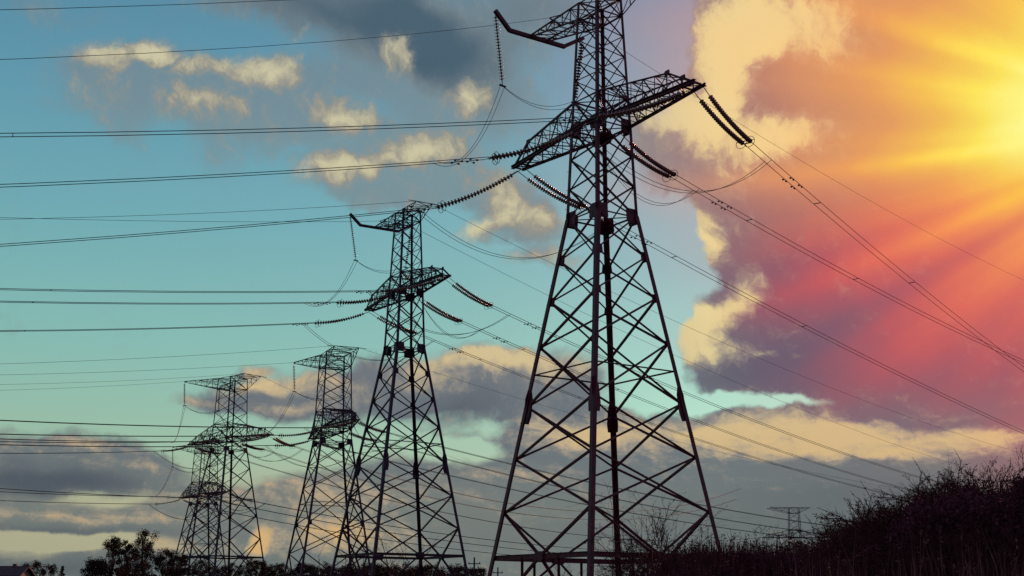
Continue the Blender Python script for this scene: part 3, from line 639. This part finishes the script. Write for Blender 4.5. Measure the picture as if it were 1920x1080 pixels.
for t in range(5):
    RAD = {0: .017, 1: .022, 2: .026, 3: .03, 4: .034}[t]
    for ph in 'RL':
        a, la = par_pt(t, -1, ph, 1.2); e, le = par_pt(t, 1, ph, 2.4); dep = 3.1 if t < 2 else 2.6
        root = empty('jumper_loop', a)
        tag(root, 'twin jumper cable hanging below the %s cross arm end of the %s pylon' % (PHN[ph], ORD[t]), 'jumper cable', 'jumper loops')
        for j in (-1, 1):
            p = [lerp(a + la*.24*j, e - le*.24*j, k/24) - Vector((0, 0, dep*(1-(2*k/24-1)**2))) - a for k in range(25)]
            cable(p, RAD, 'conductor', root)
    if t < 2: s1t, s1b, s2t, s2b = (-6.75, -3.8, 15.85), (-7.7, -2.5, 11.0), (-6.8, 3.75, 15.75), (-7.2, 3.3, 10.9)
    else: s1t, s1b, s2t, s2b = (-8.98, -3.67, 12.2), (-8.9, -3.4, 8.1), (-8.98, 3.67, 12.2), (-8.8, 3.6, 8.0)
    for nm, (p, q) in {'nearer': (s1t, s1b), 'farther': (s2t, s2b)}.items():
        p, q = W(t, p), W(t, q)
        string(lambda u, p=p, q=q: lerp(p, q, u), 'single insulator chain hanging from the %s top arm end of the %s pylon' % (nm, ORD[t]), 'hanging jumper insulators', False, 2 if t < 2 else 1, .35, .21, 1.25)
    a, la = par_pt(t, -1, 'M', 3.4); e, le = par_pt(t, 1, 'M', 2.6); b1, b2 = W(t, s1b), W(t, s2b)
    root = empty('jumper_loop', a)
    tag(root, 'twin jumper cable looped round the shaft of the %s pylon below its top arm' % ORD[t], 'jumper cable', 'jumper loops')
    for j in (-1, 1):
        o = Vector((.12*j, .12*j, -.08*j))
        def seg(p, q, dep, n=14): return [lerp(p, q, k/n) - Vector((0, 0, dep*(1-(2*k/n-1)**2))) for k in range(n)]
        P = seg(a + la*.26*j, b1 + o, 2.0) + seg(b1 + o, b2 + o, .9) + seg(b2 + o, e - le*.26*j, 3.6) + [e - le*.26*j]
        cable([v - a for v in P], RAD, 'conductor', root)
    b = MB(); b.box(b1 - a - Vector((.2, .2, 0)), b1 - a + Vector((.2, .2, 0)), .12, .1); b.box(b2 - a - Vector((.2, .2, 0)), b2 - a + Vector((.2, .2, 0)), .12, .1); b.build('clamp', FITTING, root)
GWIRES = [(0, (3.95, -.95, 14.94), (3.81559, .47681, .00086), 'upper thin earth wire crossing the top left corner of the sky'),
 (0, (-3, -1.9, 14.4), (3.73613, .48038, .00096), 'thin earth wire running left from the top arm of the tallest pylon'),
 (0, (-3, 1.9, 14.4), (.66277, .02662, .00045), 'thin earth wire going right from behind the shaft of the tallest pylon'),
 (1, (3.95, -.95, 14.94), (4.08352, .25818, .00067), 'thin earth wire going left from the peak of the second largest pylon'),
 (1, (-3, -1.9, 14.4), (4.0959, .19235, .00058), 'thin earth wire going left from the left top arm of the second largest pylon'),
 (1, (3.95, .95, 14.94), (.79586, .17608, .0005), 'thin earth wire going right from the peak of the second largest pylon'),
 (1, (-3, 1.9, 14.4), (.78837, .19756, .00053), 'thin earth wire going right from behind the shaft of the second largest pylon'),
 (2, (5.58, -1.7, 12.3), (4.06681, .19794, .00057), 'thin earth wire going left from the peak of the third largest pylon'),
 (2, (-8.98, -3.67, 12.3), (4.06605, .17833, .00058), 'thin earth wire going left from the arm tip of the third largest pylon'),
 (2, (5.58, 1.7, 12.3), (.93, .17, .00055), 'thin earth wire going right from the peak of the third largest pylon'),
 (3, (5.58, -1.7, 12.3), (3.82389, .20249, .0006), 'thin earth wire going left from the peak of the leftmost large pylon'),
 (3, (-8.98, -3.67, 12.3), (3.83286, .19454, .00056), 'thin earth wire going left from the arm tip of the leftmost large pylon'),
 (3, (5.58, 1.7, 12.3), (.55, .17, .00055), 'thin earth wire going right from the peak of the leftmost large pylon')]
for t, l, (az_, s0, bb), lab in GWIRES:
    A = W(t, l); d = Vector((math.sin(az_), math.cos(az_), 0)); smax = max(280, s0/bb)
    o = cable([d*s + Vector((0, 0, -s0*s + bb*s*s)) for s in [0, 3, 6, 10, 15]+[15+6*k for k in range(1, int((smax-15)/6))]], .013 if t == 0 else .019, 'earth_wire')
    o.location = A; tag(o, lab, 'earth wire', 'earth wires of the power lines')

# ------------------------------------------------------------------ vegetation
def add_leaf(b, p, s, R):
    a, c = R.uniform(0, 6.28), R.uniform(-1.2, 1.2)
    u = Vector((math.cos(a)*math.cos(c), math.sin(a)*math.cos(c), math.sin(c)))*s; v = u.orthogonal().normalized()*s*.55
    v.rotate(Matrix.Rotation(R.uniform(0, 6.28), 3, u)); o = len(b.v)
    b.v += [tuple(p), tuple(p+u*.5+v*.6), tuple(p+u), tuple(p+u*.5-v*.6)]; b.f.append((o, o+1, o+2, o+3))
def twig(b, lb, p, d, ln, r, depth, R, leafy, droop=.05):
    pts = [p]; n = 4 if depth > 0 else 3
    for i in range(n):
        d = (d + Vector((R.gauss(0, .13), R.gauss(0, .13), R.gauss(.03, .08) - droop))).normalized(); pts.append(pts[-1] + d*ln/n)
    b.tube(pts, r, 3, r*.45, cap=False)
    if depth > 0:
        k = R.randint(3, 5)
        for i in range(k):
            t = R.uniform(.25, .98); j = min(n-1, int(t*n)); q = lerp(pts[j], pts[j+1], t*n-j); dd = (pts[j+1]-pts[j]).normalized()
            s = dd.orthogonal().normalized(); s.rotate(Matrix.Rotation(R.uniform(0, 6.28), 3, dd)); an = R.uniform(.35, .75)
            twig(b, lb, q, (dd*math.cos(an) + s*math.sin(an)), ln*R.uniform(.38, .62), r*.6, depth-1, R, leafy, droop)
    else:
        for i in range(leafy):
            t = R.random(); j = min(n-1, int(t*n)); q = lerp(pts[j], pts[j+1], t*n-j) + Vector((R.gauss(0, .02), R.gauss(0, .02), 0))
            add_leaf(lb, q, R.uniform(.03, .065), R)
def make_shrub(seed, h, stems, spread, leafy, label, cat='shrub', group=None, depth=3, r0=.03, lean=0.0, lm=None):
    R = random.Random(seed); b = MB(); lb = MB()
    for i in range(stems):
        a = R.uniform(0, 6.28); e = R.uniform(0, spread)
        d = Vector((math.cos(a)*math.sin(e)+lean, math.sin(a)*math.sin(e), math.cos(e))).normalized()
        twig(b, lb, Vector((math.cos(a)*.25*R.random(), math.sin(a)*.25*R.random(), -.1)), d, h*R.uniform(.6, .95), r0*R.uniform(.7, 1.1), depth, R, leafy)
    root = empty('shrub'); tag(root, label, cat, group)
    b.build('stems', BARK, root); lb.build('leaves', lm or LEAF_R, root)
    return root
def drop(o, x, y, s=1.0, rz=0.0, dz=0.0):
    o.location = (x, y, gz(x, y)+dz); o.scale = (s, s, s); o.rotation_euler = (0, 0, rz)
SG = 'shrubs of the dark thicket on the bank'
SL = 'tangled leafless shrub among the dark thicket on the bank at the lower right'
protos = [make_shrub(100+i, h, st+3, sp, lf+1, SL, group=SG, r0=.042) for i, (h, st, sp, lf) in enumerate([(3.6, 13, .85, 2), (3.0, 13, 1.0, 3), (2.4, 13, 1.1, 3), (4.0, 11, .6, 2)])]
def px_xy(px, Y): return ((px-960)/F_PX)*Y*.985
def place_top(o, px, py, Y, hh, rz=0):
    """stand a plant on the ground so that its top reaches the seen height at distance Y"""
    x = px_xy(px, Y); el_ = px_dir(px, py); zt = el_.z/el_.y*Y; g = gz(x, Y); s = max(.35, (zt-g)/hh); drop(o, x, Y, s, rz)
spots = [(1895, 858, 40), (1850, 872, 42), (1800, 880, 39), (1765, 888, 43), (1905, 900, 36), (1730, 902, 40), (1830, 915, 36), (1700, 918, 41), (1665, 928, 38), (1640, 925, 43),
         (1770, 940, 35), (1610, 955, 40), (1605, 962, 44), (1690, 968, 36), (1575, 992, 39), (1870, 960, 34), (1590, 970, 46), (1625, 985, 36), (1740, 985, 34), (1580, 1000, 36), (1810, 990, 33), (1655, 1010, 34), (1900, 1000, 33), (1935, 870, 41), (1945, 940, 36), (1545, 1012, 42), (1560, 1005, 41), (1700, 1020, 33), (1850, 1025, 32),
         (1780, 905, 46), (1880, 885, 46), (1720, 930, 47), (1650, 960, 46), (1600, 990, 47), (1830, 940, 41), (1760, 965, 39), (1680, 990, 40), (1900, 950, 40), (1860, 862, 44), (1820, 868, 38), (1790, 884, 42), (1915, 868, 37), (1750, 895, 38), (1715, 912, 43), (1685, 925, 38), (1650, 945, 38), (1600, 965, 38), (1600, 985, 41)]
tall = lambda o: max(v.co.z for v in o.children[0].data.vertices)
HH = [tall(p)*.97 for p in protos]
used = set(); R = random.Random(5)
for i, (px, py, Y) in enumerate(spots):
    k = (0, 3, 1, 2)[i % 4] if py < 960 else (1, 2)[i % 2]
    o = protos[k] if k not in used else copy_tree(protos[k]); used.add(k)
    place_top(o, px, py-4, Y, HH[k], R.uniform(0, 6.28))
    if px < 1600: o['label'], o['group'] = 'sparse leafless shrub at the low left edge of the thicket', 'shrubs at the left edge of the thicket'
    elif py < 930: o['label'], o['group'] = 'tall twiggy shrub along the top outline of the thicket', 'tall shrubs topping the thicket'
    else: o['label'], o['group'] = SL, SG
# some stand out
def solo(px, py, Y, seed, h, stems, spread, leafy, label, depth=3, r0=.03, lean=0, lm=None):
    o = make_shrub(seed, h, stems, spread, leafy, label, depth=depth, r0=r0, lean=lean, lm=lm, group=None); place_top(o, px, py, Y, tall(o)); return o
solo(1235, 885, 58, 31, 5.0, 9, .38, 2, 'slender bare sapling behind the right legs of the tallest pylon', 3, .035)
solo(1190, 945, 60, 32, 4.0, 11, .5, 2, 'low bare bush between the two middle legs of the tallest pylon', 3, .03)
solo(1290, 965, 56, 33, 3.6, 10, .5, 2, 'bare bush inside the right leg of the tallest pylon', 3, .03)
solo(1065, 1030, 57, 34, 3.0, 11, .7, 2, 'low bare bush under the base beam left of the front leg of the tallest pylon', 3, .03)
solo(1130, 1010, 62, 35, 3.2, 10, .6, 2, 'twiggy bush right behind the front leg of the tallest pylon', 3, .03)
solo(690, 935, 70, 36, 4.6, 3, .12, 3, 'thin lone wand of a sapling before the legs of the second largest pylon', 2, .022)
solo(755, 985, 66, 37, 3.8, 3, .15, 3, 'short thin sapling under the second largest pylon', 2, .022)
solo(622, 1020, 60, 38, 3.0, 3, .3, 4, 'small curved sapling left of the second largest pylon', 2, .022, .25)
solo(1405, 975, 44, 39, 2.6, 7, .45, 2, 'sparse little bush on the bank just right of the tallest pylon', 3, .02)
solo(1765, 858, 43, 40, 4.6, 4, .18, 3, 'tallest single wand sticking out of the thicket', 2, .022)

def grass_patch(name, n, xr, yr, hr, m, label, seed, wd=.010, cond=None):
    R = random.Random(seed); b = MB()
    for i in range(n):
        x, y = R.uniform(*xr), R.uniform(*yr)
        if cond and not cond(x, y): continue
        z = gz(x, y)-.05; h = R.uniform(*hr)*(1 if R.random() < .85 else 1.35); a = R.uniform(0, 6.28); l = R.gauss(0, .16)*h; w = R.uniform(.6, 1.4)*wd
        dx, dy = math.cos(a)*l, math.sin(a)*l; o = len(b.v); ca, sa = math.cos(a+1.57)*w, math.sin(a+1.57)*w
        ca, sa = (abs(ca)+w*.4, sa)
        b.v += [(x-ca, y-sa, z), (x+ca, y+sa, z), (x+dx*.3+ca*.8, y+dy*.3+sa*.8, z+h*.55), (x+dx*.3-ca*.8, y+dy*.3-sa*.8, z+h*.55), (x+dx, y+dy, z+h)]
        b.f += [(o, o+1, o+2, o+3), (o+3, o+2, o+4)]
        if R.random() < .3:
            for k in range(4): add_leaf(b, Vector((x+dx, y+dy, z+h)) - Vector((0, 0, k*.035)), .06, R)
    o = b.build(name, m); tag(o, label, 'grass', kind='stuff')
grass_patch('tall_grass', 26000, (0.5, 24), (31, 46), (.35, .8), BARK, 'dark dead grass and weeds covering the crest of the bank', 3, .009)
grass_patch('dry_reeds', 1500, (6, 20), (24, 31), (1.0, 1.9), STRAW, 'pale dry reed stalks in front of the dark thicket', 4, .009)
grass_patch('meadow_grass', 9000, (-40, 4), (48, 90), (.4, 1.1), BARK, 'rough meadow grass round the feet of the pylons', 6, .014)
def brush_stuff():
    """dense litter of crossing twigs and dead leaves that fills the thicket"""
    R = random.Random(12); b = MB()
    for i in range(80000):
        px = 1330 + 640*R.random()**.7; Y = R.uniform(34, 46)
        top = 1042 if px < 1540 else 1042-(px-1540)*.42 if px < 1640 else 1000-(px-1640)*.68 if px < 1780 else 905-(px-1780)*.16
        top += 22
        top += 14*math.sin(px*.021)+9*math.sin(px*.057+1)+6*math.sin(px*.13)
        x = px_xy(px, Y); zt = px_dir(px, top).z/px_dir(px, top).y*Y; g = gz(x, Y)
        if zt < g+.1: zt = g+.15
        u = R.random()**1.1; z = g + (zt-g)*u
        p = Vector((x, Y, z)); d = Vector((R.gauss(0, 1), R.gauss(0, 1), R.gauss(.4, .8))).normalized()*R.uniform(.15, .5); w = R.uniform(.004, .01)
        if i % 3: add_leaf(b, p, R.uniform(.06, .16), R)
        else:
            s = d.orthogonal().normalized()*w; o = len(b.v); b.v += [tuple(p-s), tuple(p+s), tuple(p+d)]; b.f.append((o, o+1, o+2))
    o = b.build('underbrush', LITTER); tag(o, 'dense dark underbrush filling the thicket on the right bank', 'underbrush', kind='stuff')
brush_stuff()

def make_tree(seed, h, w, label, name='tree', group=None, crown_low=.25, nclump=26, per=150, leaf=.16, m=None, conifer=False):
    R = random.Random(seed); root = empty(name); tag(root, label, 'tree', group); t = MB(); c = MB()
    tp = [Vector((R.gauss(0, .06)*i, R.gauss(0, .06)*i, h*.85*i/6)) for i in range(7)]; t.tube(tp, h*.018+.03, 6, .03)
    if conifer:
        for i in range(16):
            z = h*(.15+.85*i/16); rr = w*.5*(1-i/16.5)
            for k in range(9):
                a = R.uniform(0, 6.28); e = Vector((math.cos(a)*rr, math.sin(a)*rr, -rr*.25)); t.tube([Vector((0, 0, z)), Vector((0, 0, z))+e], .02, 3, .008)
                for q in range(22): add_leaf(c, Vector((0, 0, z))+e*R.random()**.7 + Vector((R.gauss(0, .07), R.gauss(0, .07), R.gauss(0, .06))), leaf, R)
    else:
        for i in range(nclump):
            zz = h*(crown_low + (1-crown_low)*R.random()**.75); k = (zz/h-crown_low)/(1-crown_low)
            rad = w*.5*math.sqrt(max(.05, 1-(2*k-.85)**2*.62))*R.uniform(.2, 1.0); a = R.uniform(0, 6.28)
            p = Vector((math.cos(a)*rad, math.sin(a)*rad, zz)); s = tp[min(6, int(6*max(.1, zz/h-.25)))]
            t.tube([s, lerp(s, p, .5) + Vector((0, 0, .1*h*R.random())), p], .035, 4, .012)
            cr = w*R.uniform(.09, .19)
            for q in range(per):
                v = Vector((R.gauss(0, 1), R.gauss(0, 1), R.gauss(0, .8))); v = v.normalized()*cr*R.random()**.45
                add_leaf(c, p+v, leaf*R.uniform(.6, 1.2), R)
            for q in range(5):
                v = Vector((R.gauss(0, 1), R.gauss(0, 1), abs(R.gauss(0, 1)))).normalized()*cr*1.3; t.tube([p, p+v], .012, 3, .004)
    t.build('trunk', BARK, root); c.build('crown', m or LEAF, root); return root
def tree_at(o, px, py, Y, h, s=None):
    x = px_xy(px, Y); zt = px_dir(px, py).z/px_dir(px, py).y*Y; g = gz(x, Y); k = s or (zt-g)/h
    o.location = (x, Y, zt-h*k); o.scale = (k, k, k)
    o.location.z = min(o.location.z, g+.05) if s else g
for i, (px, py, Y, h, w, lab) in enumerate([
    (275, 997, 120, 8.4, 3.8, 'tallest bushy tree at the lower left, with a round top'), (214, 1013, 118, 7.6, 4.0, 'bushy tree left of the tallest round topped tree'),
    (243, 1015, 122, 7.6, 2.6, 'narrow tree squeezed between the two highest bushy crowns'), (318, 1030, 121, 6.8, 3.2, 'lower bushy tree right of the tallest round topped tree'),
    (190, 1052, 116, 5.6, 3.0, 'low tree at the left foot of the bushy group'), (347, 1040, 118, 6.4, 2.8, 'bushy tree behind the left legs of the leftmost pylon'),
    (255, 1052, 114, 5.8, 4.6, 'wide low tree in front of the bushy group')]):
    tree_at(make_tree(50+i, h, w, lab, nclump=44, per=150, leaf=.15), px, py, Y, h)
TG = 'trees of the low wood on the skyline'; TLB = 'small round headed tree in the low dark tree line behind the pylons'
tp_ = [make_tree(70+i, 9, 6.0, TLB, group=TG, crown_low=.12, nclump=34, per=120, leaf=.3) for i in range(3)]
for i, (px, py, lab) in enumerate([(60, 1060, 'small tree in the hedge just right of the house roof'), (85, 1056, 'middle tree of the little hedge at far left'), (104, 1061, 'small tree left of the lone conifer')]):
    tree_at(make_tree(80+i, 9, 6.0, lab, crown_low=.2, nclump=24, per=80, leaf=.3), px, py, 205+i*9, 9)
row = [(385, 1052), (405, 1058), (430, 1062), (455, 1060), (478, 1048), (497, 1053), (520, 1060), (545, 1066), (575, 1058), (600, 1064), (650, 1062), (680, 1066), (735, 1064), (765, 1058), (795, 1063), (815, 1060), (840, 1066), (885, 1069), (900, 1066), (620, 1056), (710, 1060)]
row += [(440, 1056), (467, 1064), (508, 1063), (533, 1058), (560, 1064), (588, 1060), (635, 1064), (664, 1058), (695, 1060), (722, 1066), (750, 1060), (780, 1066), (370, 1060), (828, 1068), (858, 1062)]
for i, (px, py) in enumerate(row):
    o = tp_[i % 3] if i < 3 else copy_tree(tp_[i % 3]); tree_at(o, px, py, 205+(i*37) % 45, 9); o.rotation_euler.z = i*1.7
tree_at(make_tree(90, 8, 3.4, 'lone little conifer at the far lower left', 'conifer_tree', leaf=.22, conifer=True), 127, 1059, 200, 8)
tree_at(make_tree(91, 8, 3.0, 'small tree cut by the left picture edge beside the house', nclump=20, per=80, leaf=.25), 0, 1047, 190, 8)

# ------------------------------------------------------------------ house and poles far off
def house():
    Y = 185; x = px_xy(18, Y); g = gz(x, Y); zt = px_dir(18, 1062).z/px_dir(18, 1062).y*Y
    root = empty('house', (x, Y, g)); tag(root, 'low house with a dark pitched roof in the bottom left corner', 'house'); H = zt-g
    w = MB(); w.box((-3.4, 0, 0), (-3.4+6.8, 0, 0), 5.4, 2*(H-1.4), up=(0, 1, 0))
    w = MB(); o = [(-3, -2.6, 0), (3, -2.6, 0), (3, 2.6, 0), (-3, 2.6, 0)]; w.v = o + [(a, b, H-1.3) for a, b, c in o] + [(-3, 0, H-.15), (3, 0, H-.15)]
    w.f = [(0, 1, 5, 4), (1, 2, 6, 9, 5), (2, 3, 7, 6), (3, 0, 4, 8, 7), (4, 5, 9, 8), (6, 7, 8, 9), (3, 2, 1, 0)]; w.build('wall', mat('house_wall', (.16, .13, .12), .9), root)
    RM = mat('roof_tiles', (.05, .04, .045), .8)
    r = MB()
    for s in (-1, 1): r.plate((0, s*1.55, H-.68), (1, 0, 0), (0, s*1.5, -.62), 7.0, 3.6, .12, 0.001)
    rf = r.build('roof', RM, root); c = MB(); c.box((1.4, .3, H-.8), (1.4, .3, H+.35), .5, up=(0, 1, 0)); c.build('chimney', mat('brick_chimney', (.12, .06, .05), .9), rf)
    for px_ in (-1.4, 1.3):
        f = MB(); f.box((px_, -2.62, H*.28), (px_, -2.62, H*.52), 1.1, .08, up=(0, 1, 0)); fo = f.build('window', mat('window_frame', (.3, .3, .3), .6), root)
        p = MB(); p.box((px_, -2.67, H*.3), (px_, -2.67, H*.5), .9, .03, up=(0, 1, 0)); p.build('pane', mat('window_glass', (.02, .02, .03), .1), fo)
house()
PM = mat('tarred_pole', (.03, .024, .026), .9)
def pole(px, py, Y, lab, frame=False):
    x = px_xy(px, Y); g = gz(x, Y); zt = px_dir(px, py).z/px_dir(px, py).y*Y; root = empty('utility_pole', (x, Y, g)); tag(root, lab, 'utility pole'); H = zt-g
    b = MB(); b.tube([(0, 0, -.3), (0, 0, H)], .17, 8, .11); b.build('pole', PM, root)
    b = MB(); b.box((-.9, 0, H-.9), (.9, 0, H-.9), .12, .14); b.build('cross_bar', PM, root)
    for k in (-.75, 0, .75):
        b = MB(); b.tube([(k, 0, H-.83), (k, 0, H-.6)], .06, 7, .04); b.build('insulator', DISC, root)
    if frame:
        for k in (-2.4, 1.3):
            b = MB(); b.tube([(k, .6, -.3), (k, .6, H-1.7)], .12, 7, .1); b.build('side_pole', PM, root)
        b = MB(); b.box((-2.7, .6, H-1.7), (1.6, .6, H-1.7), .16, .18); b.build('frame_beam', PM, root)
pole(893, 1045, 190, 'wooden pole with a side frame between the second largest and the tallest pylon', True)
pole(937, 1064, 230, 'plain short wooden pole just left of the left leg of the tallest pylon')
